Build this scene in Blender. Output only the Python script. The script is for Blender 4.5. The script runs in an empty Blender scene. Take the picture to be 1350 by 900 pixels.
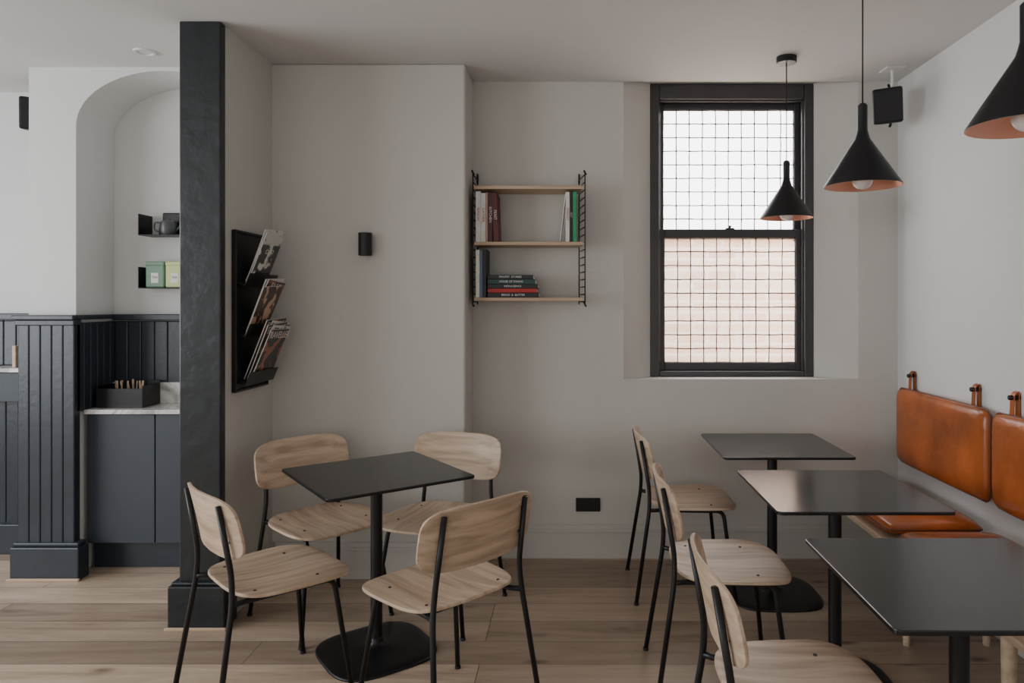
import bpy, bmesh, math, random
from mathutils import Vector, Matrix, Euler
random.seed(7)
scene = bpy.context.scene
COL = scene.collection

# ------------------------------------------------------------------ materials
def new_mat(name):
    m = bpy.data.materials.new(name); m.use_nodes = True
    nt = m.node_tree; b = nt.nodes["Principled BSDF"]
    return m, nt, b

def mat(name, color, rough=0.5, metal=0.0, var=0.0, vscale=6.0, bump=0.0, bscale=80.0, coat=0.0, spec=None):
    m, nt, b = new_mat(name)
    b.inputs["Base Color"].default_value = (*color, 1)
    b.inputs["Roughness"].default_value = rough
    b.inputs["Metallic"].default_value = metal
    if coat: b.inputs["Coat Weight"].default_value = coat
    if spec is not None: b.inputs["Specular IOR Level"].default_value = spec
    tc = nt.nodes.new("ShaderNodeTexCoord")
    if var:
        n = nt.nodes.new("ShaderNodeTexNoise"); n.inputs["Scale"].default_value = vscale; n.inputs["Detail"].default_value = 5
        r = nt.nodes.new("ShaderNodeValToRGB")
        r.color_ramp.elements[0].position = .3; r.color_ramp.elements[1].position = .7
        r.color_ramp.elements[0].color = (*[c*(1-var) for c in color], 1)
        r.color_ramp.elements[1].color = (*[min(1, c*(1+var)) for c in color], 1)
        nt.links.new(tc.outputs["Object"], n.inputs["Vector"]); nt.links.new(n.outputs["Fac"], r.inputs["Fac"])
        nt.links.new(r.outputs["Color"], b.inputs["Base Color"])
    if bump:
        n2 = nt.nodes.new("ShaderNodeTexNoise"); n2.inputs["Scale"].default_value = bscale; n2.inputs["Detail"].default_value = 4
        bp = nt.nodes.new("ShaderNodeBump"); bp.inputs["Strength"].default_value = bump; bp.inputs["Distance"].default_value = .01
        nt.links.new(tc.outputs["Object"], n2.inputs["Vector"]); nt.links.new(n2.outputs["Fac"], bp.inputs["Height"])
        nt.links.new(bp.outputs["Normal"], b.inputs["Normal"])
    return m

def wood_mat(name, c1, c2, stretch, rough=.5):
    m, nt, b = new_mat(name)
    tc = nt.nodes.new("ShaderNodeTexCoord"); oi = nt.nodes.new("ShaderNodeObjectInfo")
    add = nt.nodes.new("ShaderNodeVectorMath"); add.operation = 'ADD'
    mul = nt.nodes.new("ShaderNodeMath"); mul.operation = 'MULTIPLY'; mul.inputs[1].default_value = 9
    nt.links.new(oi.outputs["Random"], mul.inputs[0])
    nt.links.new(tc.outputs["Object"], add.inputs[0]); nt.links.new(mul.outputs[0], add.inputs[1])
    mp = nt.nodes.new("ShaderNodeMapping"); mp.inputs["Scale"].default_value = stretch
    nt.links.new(add.outputs[0], mp.inputs["Vector"])
    n = nt.nodes.new("ShaderNodeTexNoise"); n.inputs["Scale"].default_value = 1; n.inputs["Detail"].default_value = 7; n.inputs["Distortion"].default_value = .5
    nt.links.new(mp.outputs[0], n.inputs["Vector"])
    r = nt.nodes.new("ShaderNodeValToRGB"); r.color_ramp.elements[0].position = .32; r.color_ramp.elements[1].position = .66
    r.color_ramp.elements[0].color = (*c1, 1); r.color_ramp.elements[1].color = (*c2, 1)
    nt.links.new(n.outputs["Fac"], r.inputs["Fac"]); nt.links.new(r.outputs["Color"], b.inputs["Base Color"])
    b.inputs["Roughness"].default_value = rough
    bp = nt.nodes.new("ShaderNodeBump"); bp.inputs["Strength"].default_value = .08; bp.inputs["Distance"].default_value = .003
    nt.links.new(n.outputs["Fac"], bp.inputs["Height"]); nt.links.new(bp.outputs["Normal"], b.inputs["Normal"])
    return m

def floor_mat():
    m, nt, b = new_mat("oak_floorboards"); L = nt.links
    tc = nt.nodes.new("ShaderNodeTexCoord")
    mp0 = nt.nodes.new("ShaderNodeMapping"); mp0.inputs["Location"].default_value = (.37, .03, 0)
    L.new(tc.outputs["Object"], mp0.inputs["Vector"])
    br = nt.nodes.new("ShaderNodeTexBrick")
    br.inputs["Color1"].default_value = (0, 0, 0, 1); br.inputs["Color2"].default_value = (1, 1, 1, 1)
    br.inputs["Mortar"].default_value = (.5, .5, .5, 1)
    br.inputs["Scale"].default_value = 1; br.inputs["Mortar Size"].default_value = .0020; br.inputs["Mortar Smooth"].default_value = .3
    br.inputs["Brick Width"].default_value = 2.3; br.inputs["Row Height"].default_value = .19
    br.offset = .41; br.offset_frequency = 3
    L.new(mp0.outputs[0], br.inputs["Vector"])
    off = nt.nodes.new("ShaderNodeVectorMath"); off.operation = 'MULTIPLY'; off.inputs[1].default_value = (7, 5, 3)
    L.new(br.outputs["Color"], off.inputs[0])
    add = nt.nodes.new("ShaderNodeVectorMath"); add.operation = 'ADD'
    L.new(tc.outputs["Object"], add.inputs[0]); L.new(off.outputs[0], add.inputs[1])
    mp = nt.nodes.new("ShaderNodeMapping"); mp.inputs["Scale"].default_value = (1.1, 9, 1)
    L.new(add.outputs[0], mp.inputs["Vector"])
    n = nt.nodes.new("ShaderNodeTexNoise"); n.inputs["Scale"].default_value = 1; n.inputs["Detail"].default_value = 9; n.inputs["Roughness"].default_value = .68; n.inputs["Distortion"].default_value = .9
    L.new(mp.outputs[0], n.inputs["Vector"])
    r = nt.nodes.new("ShaderNodeValToRGB"); e = r.color_ramp.elements
    e[0].position = .27; e[0].color = (.25, .18, .125, 1); e[1].position = .70; e[1].color = (.62, .50, .39, 1)
    x = e.new(.47); x.color = (.48, .37, .275, 1)
    L.new(n.outputs["Fac"], r.inputs["Fac"])
    pr = nt.nodes.new("ShaderNodeValToRGB"); pr.color_ramp.elements[0].color = (.60, .58, .56, 1); pr.color_ramp.elements[1].color = (1.15, 1.14, 1.12, 1)
    L.new(br.outputs["Color"], pr.inputs["Fac"])
    mx = nt.nodes.new("ShaderNodeMixRGB"); mx.blend_type = 'MULTIPLY'; mx.inputs[0].default_value = 1
    L.new(r.outputs["Color"], mx.inputs[1]); L.new(pr.outputs["Color"], mx.inputs[2])
    mpk = nt.nodes.new("ShaderNodeMapping"); mpk.inputs["Scale"].default_value = (1.8, 4.2, 1); L.new(add.outputs[0], mpk.inputs["Vector"])
    vo = nt.nodes.new("ShaderNodeTexVoronoi"); vo.inputs["Scale"].default_value = 1.3; L.new(mpk.outputs[0], vo.inputs["Vector"])
    kr = nt.nodes.new("ShaderNodeValToRGB"); kr.color_ramp.elements[0].position = .03; kr.color_ramp.elements[0].color = (.22, .15, .11, 1)
    kr.color_ramp.elements[1].position = .15; kr.color_ramp.elements[1].color = (1, 1, 1, 1)
    L.new(vo.outputs["Distance"], kr.inputs["Fac"])
    mk = nt.nodes.new("ShaderNodeMixRGB"); mk.blend_type = 'MULTIPLY'; mk.inputs[0].default_value = .85
    L.new(mx.outputs[0], mk.inputs[1]); L.new(kr.outputs["Color"], mk.inputs[2])
    mm = nt.nodes.new("ShaderNodeMixRGB"); mm.inputs[2].default_value = (.11, .08, .055, 1)
    L.new(br.outputs["Fac"], mm.inputs[0]); L.new(mk.outputs[0], mm.inputs[1])
    L.new(mm.outputs[0], b.inputs["Base Color"])
    b.inputs["Roughness"].default_value = .34
    bp = nt.nodes.new("ShaderNodeBump"); bp.inputs["Strength"].default_value = .12; bp.inputs["Distance"].default_value = .003
    L.new(n.outputs["Fac"], bp.inputs["Height"]); L.new(bp.outputs["Normal"], b.inputs["Normal"])
    return m

def marble_mat():
    m, nt, b = new_mat("marble"); L = nt.links
    tc = nt.nodes.new("ShaderNodeTexCoord")
    n = nt.nodes.new("ShaderNodeTexNoise"); n.inputs["Scale"].default_value = 6; n.inputs["Detail"].default_value = 9; n.inputs["Distortion"].default_value = 2.5
    L.new(tc.outputs["Object"], n.inputs["Vector"])
    r = nt.nodes.new("ShaderNodeValToRGB"); r.color_ramp.elements[0].position = .38; r.color_ramp.elements[0].color = (.38, .36, .35, 1)
    r.color_ramp.elements[1].position = .56; r.color_ramp.elements[1].color = (.75, .73, .71, 1)
    L.new(n.outputs["Fac"], r.inputs["Fac"]); L.new(r.outputs["Color"], b.inputs["Base Color"]); b.inputs["Roughness"].default_value = .2
    return m

def brick_mat():
    m, nt, b = new_mat("pale_brick"); L = nt.links
    tc = nt.nodes.new("ShaderNodeTexCoord")
    mp = nt.nodes.new("ShaderNodeMapping"); mp.inputs["Rotation"].default_value = (math.radians(90), 0, 0)
    L.new(tc.outputs["Object"], mp.inputs["Vector"])
    br = nt.nodes.new("ShaderNodeTexBrick"); br.inputs["Scale"].default_value = 1
    br.inputs["Color1"].default_value = (.56, .25, .12, 1); br.inputs["Color2"].default_value = (.74, .45, .27, 1); br.inputs["Mortar"].default_value = (.80, .68, .56, 1)
    br.inputs["Brick Width"].default_value = .24; br.inputs["Row Height"].default_value = .085; br.inputs["Mortar Size"].default_value = .010
    L.new(mp.outputs[0], br.inputs["Vector"]); L.new(br.outputs["Color"], b.inputs["Base Color"]); b.inputs["Roughness"].default_value = .9
    return m

def cover_mat(name, base, patch, scale=14, thr=.55):
    m, nt, b = new_mat(name); L = nt.links
    tc = nt.nodes.new("ShaderNodeTexCoord")
    n = nt.nodes.new("ShaderNodeTexNoise"); n.inputs["Scale"].default_value = scale; n.inputs["Detail"].default_value = 2
    L.new(tc.outputs["Object"], n.inputs["Vector"])
    r = nt.nodes.new("ShaderNodeValToRGB"); r.color_ramp.elements[0].position = thr; r.color_ramp.elements[0].color = (*base, 1)
    r.color_ramp.elements[1].position = thr+.04; r.color_ramp.elements[1].color = (*patch, 1)
    L.new(n.outputs["Fac"], r.inputs["Fac"]); L.new(r.outputs["Color"], b.inputs["Base Color"]); b.inputs["Roughness"].default_value = .3
    return m

WALL = mat("plaster_wall", (.585, .57, .53), .75, var=.03, vscale=1.5, bump=.06, bscale=25)
WALLW = mat("white_plaster", (.67, .675, .67), .75, var=.02, vscale=1.5, bump=.06, bscale=25)
CEIL = mat("ceiling_paint", (.67, .665, .66), .85, var=.02, vscale=1.0)
TRIM = mat("trim_paint", (.57, .55, .51), .45, var=.02)
DARK = mat("charcoal_paint", (.015, .019, .022), .32, var=.2, vscale=12, bump=.4, bscale=14)
DARKB = mat("blue_charcoal_paint", (.023, .030, .042), .36, var=.1, vscale=8, bump=.12, bscale=30)
CAB = mat("cabinet_laminate", (.036, .045, .061), .5, var=.04)
WFRAME = mat("window_frame_paint", (.048, .045, .048), .4, var=.1, bump=.1)
BLACKM = mat("black_metal", (.008, .008, .009), .4, bump=.02, spec=.4)
TOPM = mat("table_laminate", (.006, .006, .007), .19, var=.05, vscale=30, spec=.55)
LEAD = mat("lead_came", (.06, .04, .03), .6)
SEAT = wood_mat("oak_veneer_seat", (.39, .275, .185), (.64, .49, .36), (34, 2.4, 34), .45)
BACKW = wood_mat("oak_veneer_back", (.39, .275, .185), (.64, .49, .36), (2.4, 34, 34), .45)
BENCHW = wood_mat("oak_bench", (.46, .33, .22), (.66, .51, .37), (30, 2, 30), .5)
SHELFW = wood_mat("oak_shelf", (.42, .29, .19), (.58, .43, .30), (2.4, 40, 40), .5)
LEATHER = mat("tan_leather", (.36, .092, .020), .25, var=.35, vscale=4, bump=.28, bscale=22)
LEATHERD = mat("dark_tan_leather", (.14, .04, .013), .4, var=.15, vscale=5)
COPPER = mat("copper_inner", (.74, .36, .25), .45, metal=.4)
BULB = mat("opal_bulb", (.80, .77, .74), .2)
SCREW = mat("screw_metal", (.04, .03, .025), .6)
FLOOR = floor_mat(); MARBLE = marble_mat(); BRICK = brick_mat()
GREY = mat("grey_ceramic", (.06, .065, .07), .35); WHITEC = mat("white_ceramic", (.7, .7, .68), .3)
GRILLE = mat("speaker_grille", (.022, .022, .023), .7, bump=.3, bscale=400, spec=.3)
SAGE = mat("sage_tin", (.15, .26, .18), .5, var=.05); LIME = mat("lime_tin", (.52, .58, .25), .5, var=.05)
PAPER = mat("paper", (.72, .70, .66), .7); WHITEP = mat("white_plastic", (.7, .7, .7), .5)
BLOCKER = mat("sky_blocker_white", (.7, .69, .67), .9)  # for the added panels that shut out sky light

gm, gnt, gb = new_mat("frosted_glass")
gnt.nodes.remove(gb); go = gnt.nodes["Material Output"]
t1 = gnt.nodes.new("ShaderNodeBsdfTransparent"); t1.inputs[0].default_value = (.97, .97, .97, 1)
t2 = gnt.nodes.new("ShaderNodeBsdfTranslucent"); t2.inputs[0].default_value = (.9, .88, .86, 1)
gl = gnt.nodes.new("ShaderNodeBsdfGlossy"); gl.inputs["Roughness"].default_value = .15
mx1 = gnt.nodes.new("ShaderNodeMixShader"); mx1.inputs[0].default_value = .22
mx2 = gnt.nodes.new("ShaderNodeMixShader"); mx2.inputs[0].default_value = .04
gnt.links.new(t1.outputs[0], mx1.inputs[1]); gnt.links.new(t2.outputs[0], mx1.inputs[2])
gnt.links.new(mx1.outputs[0], mx2.inputs[1]); gnt.links.new(gl.outputs[0], mx2.inputs[2]); gnt.links.new(mx2.outputs[0], go.inputs[0])
GLASS = gm

# ------------------------------------------------------------------ helpers
def empty(name, loc=(0, 0, 0), rotz=0):
    e = bpy.data.objects.new(name, None); e.empty_display_size = .1
    e.location = loc; e.rotation_euler = (0, 0, rotz); COL.objects.link(e); return e

def link(name, me, m, parent=None, smooth=False):
    o = bpy.data.objects.new(name, me); COL.objects.link(o)
    if m is not None and len(me.materials) == 0: me.materials.append(m)
    if smooth:
        for p in me.polygons: p.use_smooth = True
    if parent is not None: o.parent = parent
    return o

def from_bm(name, bm, m, parent=None, smooth=False):
    bmesh.ops.recalc_face_normals(bm, faces=bm.faces)
    me = bpy.data.meshes.new(name); bm.to_mesh(me); bm.free()
    return link(name, me, m, parent, smooth)

def bevel(o, w, seg=2):
    md = o.modifiers.new("bevel", 'BEVEL'); md.width = w; md.segments = seg; md.limit_method = 'ANGLE'; md.angle_limit = math.radians(40)
    return o

def add_box(bm, x0, x1, y0, y1, z0, z1, M=None):
    r = bmesh.ops.create_cube(bm, size=1)
    for v in r['verts']:
        v.co = Vector(((x0+x1)/2+v.co.x*(x1-x0), (y0+y1)/2+v.co.y*(y1-y0), (z0+z1)/2+v.co.z*(z1-z0)))
        if M is not None: v.co = M @ v.co
    return r['verts']

def box(name, x0, x1, y0, y1, z0, z1, m, parent=None, bev=0, seg=2, M=None):
    bm = bmesh.new(); add_box(bm, x0, x1, y0, y1, z0, z1, M)
    o = from_bm(name, bm, m, parent)
    if bev: bevel(o, bev, seg)
    return o

def boxes(name, lst, m, parent=None, bev=0, seg=2):
    bm = bmesh.new()
    for b in lst: add_box(bm, *b)
    o = from_bm(name, bm, m, parent)
    if bev: bevel(o, bev, seg)
    return o

def add_prism(bm, pts, a, b, axis='z'):
    def P(p, t): return (p[0], p[1], t) if axis == 'z' else (p[0], t, p[1])
    v0 = [bm.verts.new(P(p, a)) for p in pts]; v1 = [bm.verts.new(P(p, b)) for p in pts]
    n = len(pts)
    bm.faces.new(v0); bm.faces.new(v1[::-1])
    for i in range(n): bm.faces.new((v0[i], v0[(i+1) % n], v1[(i+1) % n], v1[i]))

def fillet(pts, r, seg=5):
    pts = [Vector(p) for p in pts]; out = [pts[0]]
    for i in range(1, len(pts)-1):
        a, b, c = pts[i-1], pts[i], pts[i+1]
        d1 = (a-b); d2 = (c-b); rr = min(r, d1.length*.45, d2.length*.45)
        p1 = b+d1.normalized()*rr; p2 = b+d2.normalized()*rr
        for k in range(seg+1):
            t = k/seg; out.append(p1*(1-t)**2+b*2*t*(1-t)+p2*t*t)
    out.append(pts[-1]); return out

def add_tube(bm, pts, r, n=10, closed=False):
    pts = [Vector(p) for p in pts]; m = len(pts)
    rings = []; up = None
    for i in range(m):
        if closed: t = (pts[(i+1) % m]-pts[i-1])
        else: t = (pts[min(i+1, m-1)]-pts[max(i-1, 0)])
        t.normalize()
        if up is None:
            up = Vector((0, 0, 1)) if abs(t.z) < .9 else Vector((1, 0, 0))
        u = (up-t*up.dot(t)).normalized(); w = t.cross(u); up = u
        rr = r[i] if isinstance(r, (list, tuple)) else r
        rings.append([bm.verts.new(pts[i]+(u*math.cos(2*math.pi*k/n)+w*math.sin(2*math.pi*k/n))*rr) for k in range(n)])
    rng = m if closed else m-1
    for i in range(rng):
        A, B = rings[i], rings[(i+1) % m]
        for k in range(n): bm.faces.new((A[k], A[(k+1) % n], B[(k+1) % n], B[k]))
    if not closed:
        bm.faces.new(rings[0][::-1]); bm.faces.new(rings[-1])

def tube(name, paths, r, m, parent=None, n=10):
    bm = bmesh.new()
    for p in paths: add_tube(bm, p, r, n)
    o = from_bm(name, bm, m, parent, True)
    return o

def lathe(name, prof, m, parent=None, n=40, loc=(0, 0, 0)):
    bm = bmesh.new(); rings = []
    for (r, z) in prof:
        if r < 1e-6: rings.append([bm.verts.new((loc[0], loc[1], loc[2]+z))])
        else: rings.append([bm.verts.new((loc[0]+r*math.cos(2*math.pi*k/n), loc[1]+r*math.sin(2*math.pi*k/n), loc[2]+z)) for k in range(n)])
    for A, B in zip(rings, rings[1:]):
        for k in range(n):
            if len(A) == 1 and len(B) == 1: continue
            if len(A) == 1: bm.faces.new((A[0], B[k], B[(k+1) % n]))
            elif len(B) == 1: bm.faces.new((A[k], A[(k+1) % n], B[0]))
            else: bm.faces.new((A[k], A[(k+1) % n], B[(k+1) % n], B[k]))
    o = from_bm(name, bm, m, parent, True)
    es = o.modifiers.new("split", 'EDGE_SPLIT'); es.split_angle = math.radians(35)
    return o

def spow(c, e): return math.copysign(abs(c)**e, c)

def superplate(name, fn, hw, hh, n_exp, thick, m, parent=None, rings=9, seg=64):
    bm = bmesh.new(); c = bm.verts.new(fn(0, 0)); prev = None
    for i in range(1, rings+1):
        t = i/rings; cur = []
        for k in range(seg):
            a = 2*math.pi*k/seg
            cur.append(bm.verts.new(fn(hw*t*spow(math.cos(a), 2/n_exp), hh*t*spow(math.sin(a), 2/n_exp))))
        for k in range(seg):
            if prev is None: bm.faces.new((c, cur[k], cur[(k+1) % seg]))
            else: bm.faces.new((prev[k], cur[k], cur[(k+1) % seg], prev[(k+1) % seg]))
        prev = cur
    me = bpy.data.meshes.new(name); bm.to_mesh(me); bm.free()
    o = link(name, me, m, parent, True)
    s = o.modifiers.new("solid", 'SOLIDIFY'); s.thickness = thick; s.offset = -1
    b = o.modifiers.new("bev", 'BEVEL'); b.width = .002; b.segments = 2; b.limit_method = 'ANGLE'; b.angle_limit = math.radians(50)
    return o

def rrect(w, h, r, seg=6):
    pts = []
    for cx, cy, a0 in ((w/2-r, h/2-r, 0), (-w/2+r, h/2-r, 90), (-w/2+r, -h/2+r, 180), (w/2-r, -h/2+r, 270)):
        for k in range(seg+1):
            a = math.radians(a0+90*k/seg); pts.append((cx+r*math.cos(a), cy+r*math.sin(a)))
    return pts

def text_mesh(name, s, size, M, m, parent=None, ext=.0004):
    cu = bpy.data.curves.new(name, 'FONT'); cu.body = s; cu.size = size; cu.extrude = ext; cu.align_x = 'CENTER'; cu.align_y = 'CENTER'
    to = bpy.data.objects.new(name+"_tmp", cu); COL.objects.link(to)
    dg = bpy.context.evaluated_depsgraph_get(); me = bpy.data.meshes.new_from_object(to.evaluated_get(dg))
    bpy.data.objects.remove(to); me.transform(M); me.materials.clear()
    return link(name, me, m, parent)

# ------------------------------------------------------------------ room shell
H = 2.678
FLOORO = box("floor", -5.2, 2.0, -2.7, 4.4, -.12, 0, FLOOR)
boxes("ceiling", [(-5.2, 2.0, -2.7, 3.999, H, H+.14), (-5.2, -.57, 3.999, 4.4, H, H+.14)], CEIL)

bm = bmesh.new()
add_prism(bm, [(-.56, 4.0), (.286, 4.0), (.4485, 4.12), (.4485, 4.4), (-.56, 4.4)], 0, H+.14)
add_prism(bm, [(1.607, 4.0), (2.0, 4.0), (2.0, 4.4), (1.398, 4.4), (1.398, 4.12)], 0, H+.14)
foot = [(.286, 4.0), (1.607, 4.0), (1.398, 4.12), (1.398, 4.4), (.4485, 4.4), (.4485, 4.12)]
add_prism(bm, foot, 0, 1.005); add_prism(bm, foot, 2.706, H+.14)
from_bm("wall_back", bm, WALL)
o = box("wall_back_chimney", -1.70, -.56, 3.70, 4.4, 0, H, WALL, bev=.012, seg=4)
box("wall_right", 1.83, 2.0, -2.7, 4.0, 0, H, WALLW)
box("wall_partition", -1.70, -1.565, 3.19, 3.70, 0, H, WALL)
box("wall_left_back", -5.2, -2.87, 4.2, 4.4, 0, H, WALLW)
pts = [(-2.87, 0), (-2.62, 0), (-2.62, 2.37)]
for k in range(1, 24):
    a = math.pi-math.pi*k/24
    pts.append((-2.16+.46*math.cos(a), 2.37+.288*math.sin(a)))
pts += [(-1.70, 2.37), (-1.70, H), (-2.87, H)]
bm = bmesh.new()
add_prism(bm, pts, 3.75, 4.06, 'y')
o = from_bm("wall_alcove_arch", bm, WALLW); bevel(o, .012, 3)
box("wall_alcove_back", -2.87, -1.70, 4.06, 4.4, 0, H, WALLW)
boxes("wall_front", [(-5.2, 2.0, -2.7, -2.55, 0, .45), (-5.2, 2.0, -2.7, -2.55, 2.45, H), (-5.2, -3.9, -2.7, -2.55, .45, 2.45), (1.5, 2.0, -2.7, -2.55, .45, 2.45)], WALLW)
boxes("wall_left", [(-5.2, -5.05, -2.55, 4.2, 0, .7), (-5.2, -5.05, -2.55, 4.2, 2.45, H), (-5.2, -5.05, -2.55, -1.0, .7, 2.45), (-5.2, -5.05, 3.0, 4.2, .7, 2.45)], WALLW)
boxes("window_2", [(-3.9, 1.5, -2.66, -2.6, .45, .51), (-3.9, 1.5, -2.66, -2.6, 2.39, 2.45), (-3.9, -3.84, -2.66, -2.6, .45, 2.45), (1.44, 1.5, -2.66, -2.6, .45, 2.45), (-1.23, -1.17, -2.66, -2.6, .45, 2.45)], WFRAME)
boxes("window_3", [(-5.16, -5.1, -1, 3, .7, .76), (-5.16, -5.1, -1, 3, 2.39, 2.45), (-5.16, -5.1, -1, -.94, .7, 2.45), (-5.16, -5.1, 2.94, 3, .7, 2.45), (-5.16, -5.1, .97, 1.03, .7, 2.45)], WFRAME)
box("added_sky_blocker", -3.9, 1.5, -2.69, -2.67, .45, 2.45, BLOCKER)  # added opaque panel behind camera, keeps world light out of the front opening
box("added_sky_blocker", -5.19, -5.17, -1, 3, .7, 2.45, BLOCKER)  # same for the left opening: unseen panel added to block the sky

def bb(name, x0, x1, y0, y1, dx, dy):
    L = []
    for t, z0, z1 in ((.016, 0, .15), (.022, .148, .165), (.013, .163, .190)):
        L.append((min(x0, x0+dx*t), max(x1, x1+dx*t), min(y0, y0+dy*t), max(y1, y1+dy*t), z0, z1))
    return boxes(name, L, TRIM, bev=.003)
bb("baseboard_back", -.54, 1.81, 4.0, 4.0, 0, -1)
bb("baseboard_chimney", -1.545, -.56, 3.70, 3.70, 0, -1)
bb("baseboard_chimney_side", -.56, -.56, 3.68, 3.98, 1, 0)
bb("baseboard_right", 1.83, 1.83, -2.5, 4.0, -1, 0)
bb("baseboard_partition", -1.565, -1.565, 3.26, 3.70, 1, 0)

# ------------------------------------------------------------------ column
col = empty("column")
box("shaft", -1.739, -1.557, 3.14, 3.19, .20, H, DARK, col, .006)
box("shaft_back", -1.725, -1.572, 3.185, 3.19, .2, H, DARK, col)
boxes("plinth", [(-1.775, -1.525, 3.11, 3.235, .0, .19), (-1.765, -1.535, 3.12, 3.225, .19, .205)], DARK, col, .006)
box("oak_bead", -1.785, -1.515, 3.10, 3.11, .0, .014, SHELFW, col, .003)

# ------------------------------------------------------------------ pier panelling & dado
def boards(name, x0, x1, y0, y1, z0, z1, w, m, parent=None, axis='x'):
    L = []
    a0, a1 = (x0, x1) if axis == 'x' else (y0, y1)
    n = max(1, round((a1-a0)/w)); s = (a1-a0)/n
    for i in range(n):
        p, q = a0+i*s+.0012, a0+(i+1)*s-.0012
        L.append((p, q, y0, y1, z0, z1) if axis == 'x' else (x0, x1, p, q, z0, z1))
    return boxes(name, L, m, parent, .005, 2)
pier = empty("trim_pier_panelling")
box("backing", -2.885, -2.60, 3.715, 3.75, .1, 1.34, DARKB, pier)
boards("boards", -2.89, -2.595, 3.70, 3.72, .18, 1.33, .056, DARKB, pier)
boards("boards_right_return", -2.618, -2.60, 3.725, 4.05, .86, 1.33, .056, DARKB, pier, 'y')
boards("boards_left_return", -2.892, -2.872, 3.725, 4.19, .18, 1.33, .056, DARKB, pier, 'y')
boxes("cap_rail", [(-2.91, -2.585, 3.675, 3.75, 1.345, 1.37), (-2.90, -2.59, 3.69, 3.75, 1.315, 1.345), (-2.618, -2.585, 3.75, 4.05, 1.345, 1.37), (-2.91, -2.872, 3.75, 4.19, 1.345, 1.37)], DARKB, pier, .005)
boxes("plinth", [(-2.905, -2.55, 3.665, 3.75, 0, .17), (-2.90, -2.56, 3.68, 3.75, .17, .19)], DARKB, pier, .006)
box("oak_bead", -2.915, -2.54, 3.652, 3.665, 0, .014, SHELFW, pier, .003)

alc = empty("trim_alcove_panelling")
boards("boards", -2.60, -1.702, 4.035, 4.058, .90, 1.33, .075, DARKB, alc)
box("cap_rail", -2.60, -1.702, 4.01, 4.058, 1.335, 1.37, DARKB, alc, .005)

cab = empty("cabinet")
box("carcass", -2.598, -1.702, 3.825, 4.03, .145, .84, CAB, cab)
box("kickboard", -2.598, -1.702, 3.86, 4.03, 0, .145, DARKB, cab)
box("door_left", -2.597, -2.236, 3.80, 3.823, .15, .838, CAB, cab, .002)
box("door_right", -2.230, -1.703, 3.80, 3.823, .15, .838, CAB, cab, .002)
box("marble_top", -2.598, -1.702, 3.775, 4.03, .842, .866, MARBLE, cab, .003)
box("marble_upstand", -2.598, -1.702, 4.012, 4.034, .866, .985, MARBLE, cab, .002)

led = empty("counter_ledge")
box("apron", -4.6, -2.90, 4.02, 4.19, .875, 1.04, CAB, led, .003)
box("marble_top", -4.6, -2.90, 4.0, 4.19, 1.042, 1.066, MARBLE, led, .003)
boards("boards", -4.6, -2.90, 4.10, 4.12, .16, .875, .075, DARKB, led)
box("plinth", -4.6, -2.90, 4.05, 4.19, 0, .17, DARKB, led, .005)
fl = empty("trim_left_panelling")
boards("boards", -4.6, -2.90, 4.175, 4.198, 1.067, 1.33, .075, DARKB, fl)
box("cap_rail", -4.6, -2.90, 4.15, 4.198, 1.335, 1.372, DARKB, fl, .005)
box("menu_block", -3.195, -3.175, 4.05, 4.12, 1.0665, 1.19, BENCHW, None, .002)

# ------------------------------------------------------------------ window
w = empty("window_1")
boxes("casing", [(.4485, .503, 4.12, 4.26, .9945+.0105, 2.705), (1.345, 1.398, 4.12, 4.26, 1.005, 2.705), (.503, 1.345, 4.12, 4.26, 2.615, 2.705), (.503, 1.345, 4.12, 4.26, 1.005, 1.038)], WFRAME, w, .006)
boxes("casing_bead", [(.503, .512, 4.14, 4.16, 1.038, 2.615), (1.336, 1.345, 4.14, 4.16, 1.038, 2.615), (.503, 1.345, 4.14, 4.16, 2.606, 2.615)], WFRAME, w, .003)
boxes("sash_upper", [(.503, .537, 4.205, 4.24, 1.80, 2.615), (1.31, 1.345, 4.205, 4.24, 1.80, 2.615), (.537, 1.31, 4.205, 4.24, 2.575, 2.615), (.537, 1.31, 4.205, 4.24, 1.81, 1.85)], WFRAME, w, .004)
boxes("sash_lower", [(.503, .539, 4.165, 4.20, 1.038, 1.866), (1.308, 1.345, 4.165, 4.20, 1.038, 1.866), (.539, 1.308, 4.165, 4.20, 1.038, 1.085), (.539, 1.308, 4.165, 4.20, 1.815, 1.866)], WFRAME, w, .004)
box("glass_upper", .53, 1.32, 4.222, 4.224, 1.84, 2.585, GLASS, w)
box("glass_lower", .53, 1.32, 4.184, 4.186, 1.075, 1.83, GLASS, w)
def lattice(name, x0, x1, z0, z1, y, nc, nr):
    P = []
    for i in range(nc+1):
        x = x0+(x1-x0)*i/nc
        P.append([(x+random.uniform(-.0014, .0014), y, z0+(z1-z0)*k/(nr*2)) for k in range(nr*2+1)])
    for j in range(nr+1):
        z = z0+(z1-z0)*j/nr
        P.append([(x0+(x1-x0)*k/(nc*2), y, z+random.uniform(-.0014, .0014)) for k in range(nc*2+1)])
    tube(name, P, .0032, LEAD, w, 6)
    bm = bmesh.new()
    for i in range(1, nc):
        for j in range(1, nr):
            bmesh.ops.create_icosphere(bm, subdivisions=1, radius=.006, matrix=Matrix.Translation((x0+(x1-x0)*i/nc, y, z0+(z1-z0)*j/nr)))
    from_bm(name+"_solder", bm, LEAD, w, True)
lattice("lead_lattice_upper", .537, 1.31, 1.85, 2.575, 4.216, 10, 9)
lattice("lead_lattice_lower", .539, 1.308, 1.085, 1.815, 4.178, 10, 9)
boxes("sash_lock", [(.90, .95, 4.17, 4.2, 1.866, 1.874), (.915, .93, 4.165, 4.185, 1.874, 1.888)], WFRAME, w, .003)

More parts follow.
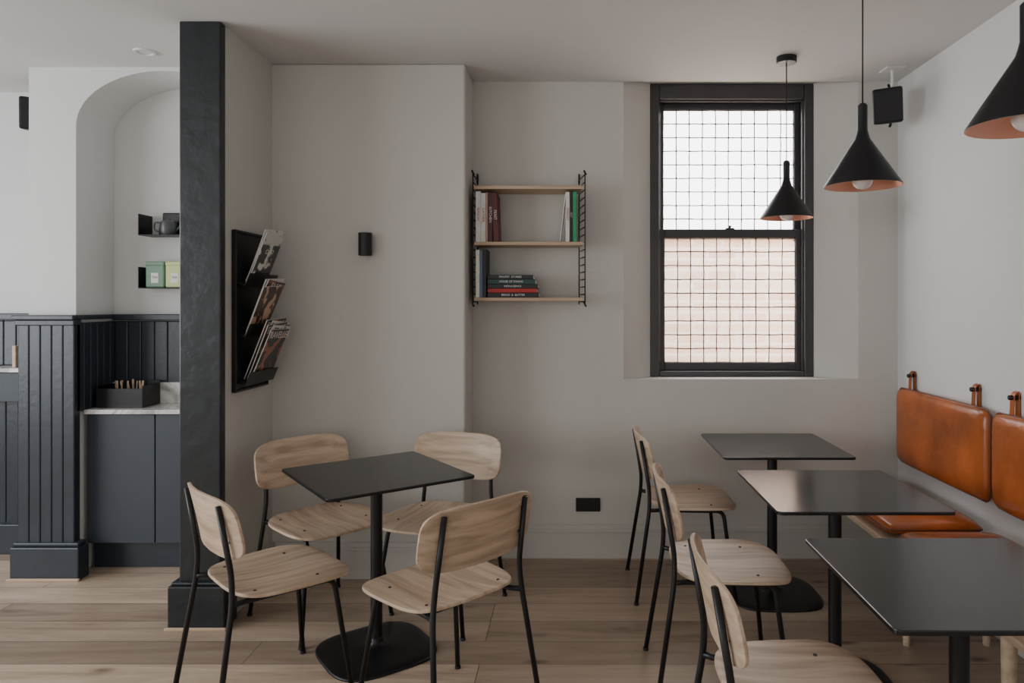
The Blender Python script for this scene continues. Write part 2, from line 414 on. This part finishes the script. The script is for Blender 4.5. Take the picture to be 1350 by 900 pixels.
box("exterior_wall", -2.5, 5, 5.7, 5.9, -1, 2.02, BRICK)
box("exterior_ground", -6, 7, 4.4, 9, -.5, -.3, mat("concrete", (.5, .48, .46), .9, var=.1))

# ------------------------------------------------------------------ chairs
def make_chair():
    parts = []
    def seatfn(x, y):
        wf = 1.0+.05*(y/.21)
        X = x*wf
        z = .458-.014*max(0, 1-(X/.23)**2)*max(0, 1-(y/.21)**2)
        if y > .09: z -= .9*(y-.09)**2
        if y < -.12: z += .8*(-.12-y)**2
        return (X, y+.02, z)
    parts.append(superplate("seat", seatfn, .228, .212, 3.6, .011, SEAT))
    def backfn(x, v):
        z = .683+v
        return (x, -.215-.22*(z-.58)+.75*x*x-.25*v*v, z)
    parts.append(superplate("backrest", backfn, .234, .108, 4.2, .011, BACKW))
    paths = []
    for s in (-1, 1):
        paths.append(fillet([(s*.168, -.243, .768), (s*.175, -.203, .53), (s*.186, -.205, .44), (s*.222, -.272, .004)], .06))
        paths.append(fillet([(s*.184, -.205, .437), (s*.165, -.16, .432), (s*.165, .155, .426), (s*.218, .205, .004)], .035))
    paths.append([(-.165, .10, .428), (.165, .10, .428)])
    paths.append([(-.165, -.13, .432), (.165, -.13, .432)])
    parts.append(tube("frame", paths, .0095, BLACKM, None, 10))
    bm = bmesh.new()
    for s in (-1, 1):
        for y in (.10, -.12):
            bmesh.ops.create_cone(bm, cap_ends=True, segments=12, radius1=.006, radius2=.005, depth=.003, matrix=Matrix.Translation((s*.15, y, seatfn(s*.15, y-.02)[2]+.001)))
        for v in (-.04, .05):
            p = backfn(s*.165, v)
            bmesh.ops.create_cone(bm, cap_ends=True, segments=12, radius1=.006, radius2=.005, depth=.003, matrix=Matrix.Translation((p[0], p[1]+.0015, p[2])) @ Matrix.Rotation(-math.pi/2, 4, 'X'))
    parts.append(from_bm("screws", bm, SCREW))
    bm = bmesh.new()
    for s in (-1, 1):
        for x, y in ((.222, -.272), (.218, .205)):
            bmesh.ops.create_cone(bm, cap_ends=True, segments=12, radius1=.012, radius2=.0105, depth=.012, matrix=Matrix.Translation((s*x, y, .0062)))
    parts.append(from_bm("feet", bm, BLACKM))
    return parts
proto = make_chair()
first = True
def chair(x, y, facing):
    global first
    e = empty("dining_chair", (x, y, 0), math.radians(facing-90))
    for p in proto:
        if first: q = p
        else:
            q = p.copy(); COL.objects.link(q)
        q.parent = e
    first = False
    return e
chair(.57, 3.60, 1); chair(.57, 2.71, -1); chair(.575, 1.83, 0)
chair(-1.10, 2.61, 44); chair(-.455, 2.49, 136); chair(-1.13, 3.24, -42); chair(-.62, 3.28, -106)

# ------------------------------------------------------------------ tables
def table(x, y, rot, sz=.6, h=.735, base=.44):
    e = empty("cafe_table", (x, y, 0), math.radians(rot))
    bm = bmesh.new(); add_prism(bm, rrect(sz, sz, .02), h-.012, h)
    bevel(from_bm("top", bm, TOPM, e), .0025, 2)
    bm = bmesh.new(); add_prism(bm, rrect(.30, .30, .03), h-.02, h-.0121); from_bm("mounting_plate", bm, BLACKM, e)
    lathe("post", [(0, .02), (.024, .02), (.024, h-.02), (0, h-.02)], BLACKM, e, 28)
    bm = bmesh.new(); seg = 72; prev = None; prof = [(1.0, 0), (1.0, .006), (.97, .010), (.8, .013), (.5, .017), (.25, .022), (.15, .03), (.115, .045), (.115, .06)]
    for t, z in prof:
        n = 3.4 if t > .4 else 2.2
        cur = [bm.verts.new((base/2*t*spow(math.cos(2*math.pi*k/seg), 2/n), base/2*t*spow(math.sin(2*math.pi*k/seg), 2/n), z)) for k in range(seg)]
        if prev:
            for k in range(seg): bm.faces.new((prev[k], prev[(k+1) % seg], cur[(k+1) % seg], cur[k]))
        else: bm.faces.new(cur[::-1])
        prev = cur
    bm.faces.new(prev); from_bm("base", bm, BLACKM, e, True)
    return e
table(.985, 3.51, 0); table(.985, 2.67, 0); table(.985, 1.81, 0); table(-.81, 2.935, 37)

# ------------------------------------------------------------------ bench
b = empty("bench")
boxes("seat_slab", [(1.33, 1.80, .9, 3.93, .395, .42)], BENCHW, b, .006)
for k, y in enumerate((3.78, 2.98, 2.28, 1.3)):
    for j, x in enumerate((1.40, 1.735)):
        lathe("leg_%d_%d" % (k, j), [(0, 0), (.014, 0), (.022, .2), (.025, .395), (0, .395)], BENCHW, b, 20, (x, y, 0))
    boxes("cross_rail_%d" % k, [(1.38, 1.76, y-.02, y+.02, .36, .395)], BENCHW, b, .004)

def pillow(name, w, h, t, m, M, parent=None, nu=28, nv=16, p=8, e=.38):
    bm = bmesh.new(); G = {}
    for s in (1, -1):
        for i in range(nu+1):
            for j in range(nv+1):
                u = -1+2*i/nu; v = -1+2*j/nv
                u = math.copysign(abs(math.sin(u*math.pi/2))**.9, u); v = math.copysign(abs(math.sin(v*math.pi/2))**.9, v)
                if s == -1 and (i in (0, nu) or j in (0, nv)): G[(s, i, j)] = G[(1, i, j)]; continue
                th = t/2*(max(0, 1-abs(u)**p)*max(0, 1-abs(v)**p))**e
                th += .004*math.sin(u*5+1)*math.sin(v*4) * (1-u*u)*(1-v*v)
                x = u*w/2*(1-.035*abs(v)**10*abs(u)**3); z = v*h/2*(1-.05*abs(u)**10*abs(v)**3)
                G[(s, i, j)] = bm.verts.new(M @ Vector((x, s*th, z)))
    for s in (1, -1):
        for i in range(nu):
            for j in range(nv):
                bm.faces.new((G[(s, i, j)], G[(s, i+1, j)], G[(s, i+1, j+1)], G[(s, i, j+1)]))
    o = from_bm(name, bm, m, parent, True)
    bm = bmesh.new(); loop = []
    for (cx, cz) in rrect(w*.992, h*.992, .035, 6): loop.append(M @ Vector((cx, 0, cz)))
    add_tube(bm, loop, .0045, 8, True); from_bm("piping", bm, LEATHERD, parent, True)
    return o
Rz = Matrix.Rotation(math.radians(90), 4, 'Z')
for (y0, y1) in ((3.03, 3.88), (2.15, 3.00), (1.27, 2.12)):
    c = empty("back_cushion")
    M = Matrix.Translation((1.782, (y0+y1)/2, .775)) @ Rz
    pillow("pad", y1-y0, .40, .075, LEATHER, M, c)
    for k, y in enumerate((y0+.16, y1-.09)):
        loop = fillet([(1.795, y, .93), (1.80, y, 1.06), (1.822, y, 1.075), (1.824, y, .95)], .015)
        bm = bmesh.new()
        pr = None
        for P in loop:
            a = bm.verts.new((P.x, y-.014, P.z)); d = bm.verts.new((P.x, y+.014, P.z))
            if pr: bm.faces.new((pr[0], a, d, pr[1]))
            pr = (a, d)
        so = from_bm("strap_%d" % k, bm, LEATHER, c); sm = so.modifiers.new("s", 'SOLIDIFY'); sm.thickness = .003
        tube("peg_%d" % k, [[(1.785, y, 1.045), (1.8295, y, 1.045)]], .010, BLACKM, c, 14)
Rx = Matrix.Rotation(math.radians(90), 4, 'X')
for (y0, y1) in ((3.05, 3.86), (2.17, 2.98), (1.29, 2.10)):
    c = empty("seat_cushion")
    M = Matrix.Translation((1.565, (y0+y1)/2, .456)) @ Matrix.Rotation(math.radians(90), 4, 'Z') @ Rx
    pillow("pad", y1-y0, .42, .070, LEATHER, M, c)

# ------------------------------------------------------------------ pendants
def pendant(x, y, z):
    e = empty("pendant_lamp")
    outer = [(.131, 0), (.131, .003), (.026, .165), (.020, .185), (.0165, .20), (.0165, .285), (.010, .292), (0, .292)]
    lathe("shade", outer, BLACKM, e, 56, (x, y, z))
    lathe("shade_inner", [(.131, 0), (.128, .0005), (.024, .160), (0, .165)], COPPER, e, 56, (x, y, z))
    lathe("bulb", [(0, -.012)]+[(.036*math.sin(a), .024-.036*math.cos(a)) for a in [math.pi*k/12 for k in range(1, 11)]]+[(.014, .075), (.014, .12), (0, .12)], BULB, e, 28, (x, y, z))
    tube("cord", [[(x, y, z+.29), (x, y, H-.03)]], .0028, BLACKM, e, 8)
    lathe("canopy", [(0, H-.032), (.047, H-.032), (.05, H-.029), (.05, H-.0005), (0, H-.0005)], BLACKM, e, 32, (x, y, 0))
pendant(1.083, 3.6, 1.862); pendant(1.026, 2.515, 1.845); pendant(1.066, 1.665, 1.845)

# ------------------------------------------------------------------ speakers
def speaker(x, y, z, rot, tilt, wx):
    e = empty("wall_speaker")
    M = Matrix.Translation((x, y, z)) @ Matrix.Rotation(math.radians(rot), 4, 'Z') @ Matrix.Rotation(math.radians(tilt), 4, 'X')
    bm = bmesh.new(); add_prism(bm, [(-.075, -.06), (.075, -.06), (.055, .06), (-.055, .06)], -.09, .09)
    for v in bm.verts: v.co = M @ v.co
    bevel(from_bm("body", bm, BLACKM, e), .012, 3)
    box("grille", -.066, .066, -.064, -.058, -.08, .08, GRILLE, e, .003, M=M)
    pts = fillet([M @ Vector((0, .06, 0)), M @ Vector((0, .10, .06)), Vector((wx, y+.04, H-.06)), Vector((wx, y+.04, H-.004))], .03)
    tube("bracket", [pts], .008, WHITEP, e, 10)
    loop = [M @ Vector((0, .075*math.sin(a)*1.0, .105*math.cos(a))) for a in [math.pi*k/12 for k in range(13)]]
    tube("yoke", [loop], .007, BLACKM, e, 8)
    box("plate", wx-.05, wx+.05, y-.01, y+.09, H-.008, H-.0005, WHITEP, e, .003)
speaker(1.665, 3.74, 2.47, -32, 12, 1.70)
speaker(-3.045, 4.03, 2.50, 35, 8, -3.00)

lathe("recessed_downlight", [(0, H-.003), (.035, H-.003), (.037, H-.008), (.05, H-.008), (.052, H-.0005), (0, H-.0005)], WHITEP, None, 32, (-2.12, 3.52, 0))

# ------------------------------------------------------------------ wall sconce
sc = empty("wall_sconce")
lathe("body", [(0, -.05), (.030, -.05), (.031, -.058), (.0345, -.058), (.0345, .058), (.031, .058), (.030, .05), (0, .05)], BLACKM, sc, 36, (-1.067, 3.655, 1.735))
box("wall_plate", -1.085, -1.049, 3.68, 3.6995, 1.70, 1.77, BLACKM, sc, .003)

po = empty("power_outlet")
box("plate", .018, .155, 3.990, 3.9995, .262, .338, BLACKM, po, .003)
for dx in (.052, .118):
    boxes("socket_%d" % int(dx*1000), [(dx-.018, dx+.018, 3.987, 3.991, .275, .31)], BLACKM, po, .001)
    boxes("switch_%d" % int(dx*1000), [(dx-.008, dx+.008, 3.985, 3.991, .316, .33)], BLACKM, po, .001)

# ------------------------------------------------------------------ wall shelf
sh = empty("wall_shelf")
XL, XR = -.533, .052
paths = []
for xf, xb in ((XL, XL), (.066, .036)):
    for x, y in ((xf, 3.80), (xb, 3.985)):
        paths.append([(x, y, 1.425), (x, y, 2.13)])
    for k in range(18):
        z = 1.44+k*.0400; paths.append([(xf, 3.80, z), (xb, 3.985, z)])
tube("ladder_sides", paths, .0032, BLACKM, sh, 8)
hp = []
for x, xf in ((XL, XL), (.036, .066)):
    hp.append(fillet([(x, 3.985, 2.10), (x, 3.97, 2.15), (x, 3.99, 2.155), (x, 3.996, 2.12)], .01))
    for zt in (2.13, 1.425):
        hp.append([(xf-.006, 3.80, zt+.012), (xf+.006, 3.80, zt-.012)])
tube("hooks", hp, .005, BLACKM, sh, 8)
SZ = (2.060, 1.760, 1.462)
for k, z in enumerate(SZ):
    bm = bmesh.new(); add_prism(bm, [(XL+.006, 3.795), (.060, 3.795), (.032, 3.985), (XL+.006, 3.985)], z-.018, z)
    bevel(from_bm("board_%d" % k, bm, SHELFW, sh), .002)
bk = empty("books")
def C(n, c): return mat("book_"+n, c, .5, var=.08, vscale=30)
cw, cp, cr, cm, cb, cg, cbl, ct, crr = C("white", (.72, .70, .67)), C("pink", (.50, .30, .26)), C("red", (.11, .018, .022)), C("maroon", (.06, .016, .018)), C("black", (.014, .014, .016)), C("green", (.02, .32, .14)), C("blue", (.10, .15, .24)), C("teal", (.015, .05, .05)), C("scarlet", (.40, .02, .02))
def vbook(x, t, h, d, m, z, lean=0, ti=None):
    M = Matrix.Translation((x, 3.815, z)) @ Matrix.Rotation(math.radians(lean), 4, 'Y')
    box("book", 0, t-.001, 0, d, 0, h, m, bk, .0015, M=M)
    if ti: text_mesh("spine_text", ti, min(.02, t*.8), M @ Matrix.Translation((t/2, -.0008, h*.55)) @ Matrix.Rotation(math.radians(90), 4, 'X') @ Matrix.Rotation(math.radians(-90), 4, 'Z'), PAPER if m not in (cw,) else crr, bk)
z1 = SZ[1]+.001; z2 = SZ[2]+.001
x = XL+.012
for t, h, m, ti in ((.028, .272, cw, "SEASON"), (.026, .262, cw, "GATHER"), (.012, .265, cp, None), (.026, .265, cm, "KITCHEN")):
    vbook(x, t, h, .16, m, z1, 0, ti); x += t
vbook(x+.004, .028, .262, .16, cr, z1+.0, -2.0, "FEAST")
x = -.060
vbook(x-.010, .006, .262, .15, cw, z1, 6.5)
vbook(x+.022, .022, .268, .16, cw, z1, 0, "MARKET"); vbook(x+.045, .016, .262, .16, cb, z1, 0, "SALT"); vbook(x+.062, .020, .27, .16, cg, z1, 0)
x = XL+.012
for t, h, m in ((.022, .255, cw), (.016, .25, cbl), (.020, .258, cb)):
    vbook(x, t, h, .16, m, z2); x += t
z = z2; xs = x+.006
for t, wd, m, ti in ((.026, .275, cb, "BREAD  &  BUTTER"), (.022, .265, crr, None), (.024, .27, cb, "INDULGENCE"), (.026, .255, ct, "HOUSE OF DINING"), (.024, .245, cb, "PANTRY  STORIES")):
    box("book", xs, xs+wd, 3.812, 3.97, z, z+t-.001, m, bk, .0015)
    box("pages", xs+.003, xs+wd+.0005, 3.817, 3.965, z+.003, z+t-.004, PAPER, bk)
    if ti: text_mesh("spine_text", ti, .015, Matrix.Translation((xs+wd*.5, 3.8112, z+t/2)) @ Matrix.Rotation(math.radians(90), 4, 'X'), PAPER, bk)
    z += t

# ------------------------------------------------------------------ magazine rack
mr = empty("magazine_rack"); XW = -1.564
boxes("back_panel", [(XW, XW+.012, 3.262, 3.60, 1.025, 1.765)], BLACKM, mr, .002)
boxes("side_rails", [(XW, XW+.022, 3.258, 3.27, 1.02, 1.77), (XW, XW+.022, 3.594, 3.606, 1.02, 1.77), (XW, XW+.022, 3.262, 3.60, 1.02, 1.032), (XW, XW+.022, 3.262, 3.60, 1.758, 1.77)], BLACKM, mr, .002)
tiers = (1.525, 1.29, 1.065)
TILT = 22
for k, z in enumerate(tiers):
    M = Matrix.Translation((XW+.045, 3.43, z)) @ Matrix.Rotation(math.radians(TILT), 4, 'Y')
    box("pocket_front_%d" % k, .012, .015, -.155, .155, -.01, .055, BLACKM, mr, .001, M=M)
    box("pocket_floor_%d" % k, -.035, .015, -.155, .155, -.012, -.008, BLACKM, mr, .001, M=M)
mg = empty("magazines")
c1 = cover_mat("cover_dark", (.015, .014, .014), (.35, .12, .07), 16, .54)
c2 = cover_mat("cover_plate", (.03, .03, .03), (.75, .72, .68), 11, .50)
c3 = cover_mat("cover_light", (.68, .66, .63), (.25, .27, .28), 20, .60)
c4 = cover_mat("cover_brown", (.045, .018, .014), (.60, .38, .24), 13, .54)
def magz(tier, off, dy, roll, m, title=None, wd=.21, ht=.275, tcol=PAPER, up=0):
    M = Matrix.Translation((XW+.045, 3.43+dy, tiers[tier]+up)) @ Matrix.Rotation(math.radians(TILT), 4, 'Y') @ Matrix.Translation((off, 0, 0)) @ Matrix.Rotation(math.radians(roll), 4, 'X')
    box("magazine", -.004, .0005, -wd/2, wd/2, 0, ht, PAPER, mg, M=M)
    box("cover", .0005, .0015, -wd/2, wd/2, 0, ht, m, mg, M=M)
    if title:
        T = Matrix(((0, 0, 1, .0019), (1, 0, 0, 0), (0, 1, 0, ht-.03), (0, 0, 0, 1)))
        text_mesh("cover_title", title, .05, M @ T, tcol, mg)
magz(0, -.024, .03, 4, c3, None, .2, .27); magz(0, -.014, .0, -3, c3, None, .2, .25); magz(0, .004, -.02, 2, c2, "cibo", .19, .2)
magz(1, -.024, .03, 3, c3, None, .2, .27); magz(1, -.012, .0, -4, c1, "FARE", .2, .262); magz(1, .004, -.03, 3, c4, None, .2, .24)
magz(2, -.030, .03, 2, c1, "EPICURE", .215, .30); magz(2, -.021, .04, -5, c3, "GOURMET", .215, .29, BLACKM); magz(2, -.012, .02, 3, c4, "EPICURE", .21, .285); magz(2, -.004, .03, -4, c3, "TRAVEL", .21, .275, BLACKM); magz(2, .006, .01, -1, c1, "TRAVELLER", .21, .262)

# ------------------------------------------------------------------ alcove shelves
def alc_shelf(z):
    e = empty("alcove_shelf")
    boxes("plate", [(-2.40, -1.90, 3.93, 4.059, z-.004, z)], BLACKM, e, .001)
    boxes("back", [(-2.36, -1.90, 4.053, 4.059, z, z+.05)], BLACKM, e, .001)
    boxes("end_plate", [(-2.404, -2.400, 3.93, 4.059, z-.004, z+.115)], BLACKM, e, .001)
alc_shelf(1.812); alc_shelf(1.518)
box("serving_tray", -2.33, -2.02, 4.035, 4.05, 1.864, 1.945, BLACKM, None, .006)
tp = empty("teapot")
lathe("body", [(0, 0), (.036, 0), (.044, .02), (.046, .05), (.042, .072), (.032, .080), (.012, .084), (.010, .092), (0, .094)], GREY, tp, 32, (-2.265, 3.985, 1.8125))
tube("handle", [fillet([(-2.30, 3.985, 1.88), (-2.345, 3.985, 1.888), (-2.348, 3.985, 1.84), (-2.304, 3.985, 1.832)], .02)], .005, GREY, tp, 8)
tube("spout", [fillet([(-2.226, 3.985, 1.835), (-2.20, 3.985, 1.86), (-2.185, 3.985, 1.89)], .02)], .008, GREY, tp, 8)
cp_ = empty("milk_jug")
lathe("body", [(0, 0), (.028, 0), (.034, .03), (.026, .07), (.03, .085), (.027, .085), (.022, .07), (0, .01)], WHITEC, cp_, 28, (-2.140, 3.98, 1.8125))
for x0, m in ((-2.372, SAGE), (-2.262, LIME)):
    e = empty("tea_tin")
    boxes("body", [(x0, x0+.104, 3.945, 4.045, 1.519, 1.645)], m, e, .008, 3)
    boxes("lid", [(x0-.001, x0+.105, 3.944, 4.046, 1.640, 1.664)], m, e, .006, 3)
    box("label", x0+.032, x0+.072, 3.9435, 3.9448, 1.545, 1.60, PAPER, e)
    text_mesh("label_text", "TEA", .018, Matrix.Translation((x0+.052, 3.9432, 1.575)) @ Matrix.Rotation(math.radians(90), 4, 'X'), BLACKM, e)
cd = empty("cutlery_caddy")
boxes("tray", [(-2.575, -2.325, 3.84, 3.845, .867, .97), (-2.575, -2.325, 4.0, 4.005, .867, 1.0), (-2.575, -2.57, 3.845, 4.0, .867, .985), (-2.33, -2.325, 3.845, 4.0, .867, .985), (-2.57, -2.33, 3.845, 4.0, .867, .872), (-2.45, -2.446, 3.845, 4.0, .872, .96)], BLACKM, cd, .001)
bm = bmesh.new()
for k in range(16):
    x = -2.50+random.uniform(-.0, .15); y = 3.90+random.uniform(-.03, .07)
    M = Matrix.Translation((x, y, .875)) @ Euler((random.uniform(-.2, .2), random.uniform(-.3, .3), random.uniform(0, 3))).to_matrix().to_4x4()
    add_box(bm, -.004, .004, -.001, .001, 0, .135, M)
from_bm("wooden_stirrers", bm, BENCHW, cd)

# ------------------------------------------------------------------ lights
world = bpy.data.worlds.new("sky"); scene.world = world; world.use_nodes = True
bg = world.node_tree.nodes["Background"]; bg.inputs[0].default_value = (.97, .98, 1, 1); bg.inputs[1].default_value = 10.0

def area(name, loc, rot, sx, sy, p, c):
    l = bpy.data.lights.new(name, 'AREA'); l.shape = 'RECTANGLE'; l.size = sx; l.size_y = sy; l.energy = p; l.color = c
    o = bpy.data.objects.new(name, l); o.location = loc; o.rotation_euler = rot; COL.objects.link(o)
area("shopfront_daylight", (-1.2, -2.53, 1.45), (math.radians(90), 0, 0), 5.2, 1.9, 36, (1, .985, .96))
area("side_window_daylight", (-5.03, 1.0, 1.58), (math.radians(90), 0, math.radians(-90)), 3.9, 1.7, 165, (.93, .965, 1))

# ------------------------------------------------------------------ camera
cd_ = bpy.data.cameras.new("camera"); cam = bpy.data.objects.new("camera", cd_); COL.objects.link(cam)
cam.location = (0, 0, 1.43); cam.rotation_euler = (math.radians(90), 0, 0)
cd_.sensor_width = 36; cd_.lens = 937/1350*36
cd_.shift_x = -(755-675)/1350; cd_.shift_y = -(450-400)/1350
cd_.clip_start = .05
scene.camera = cam
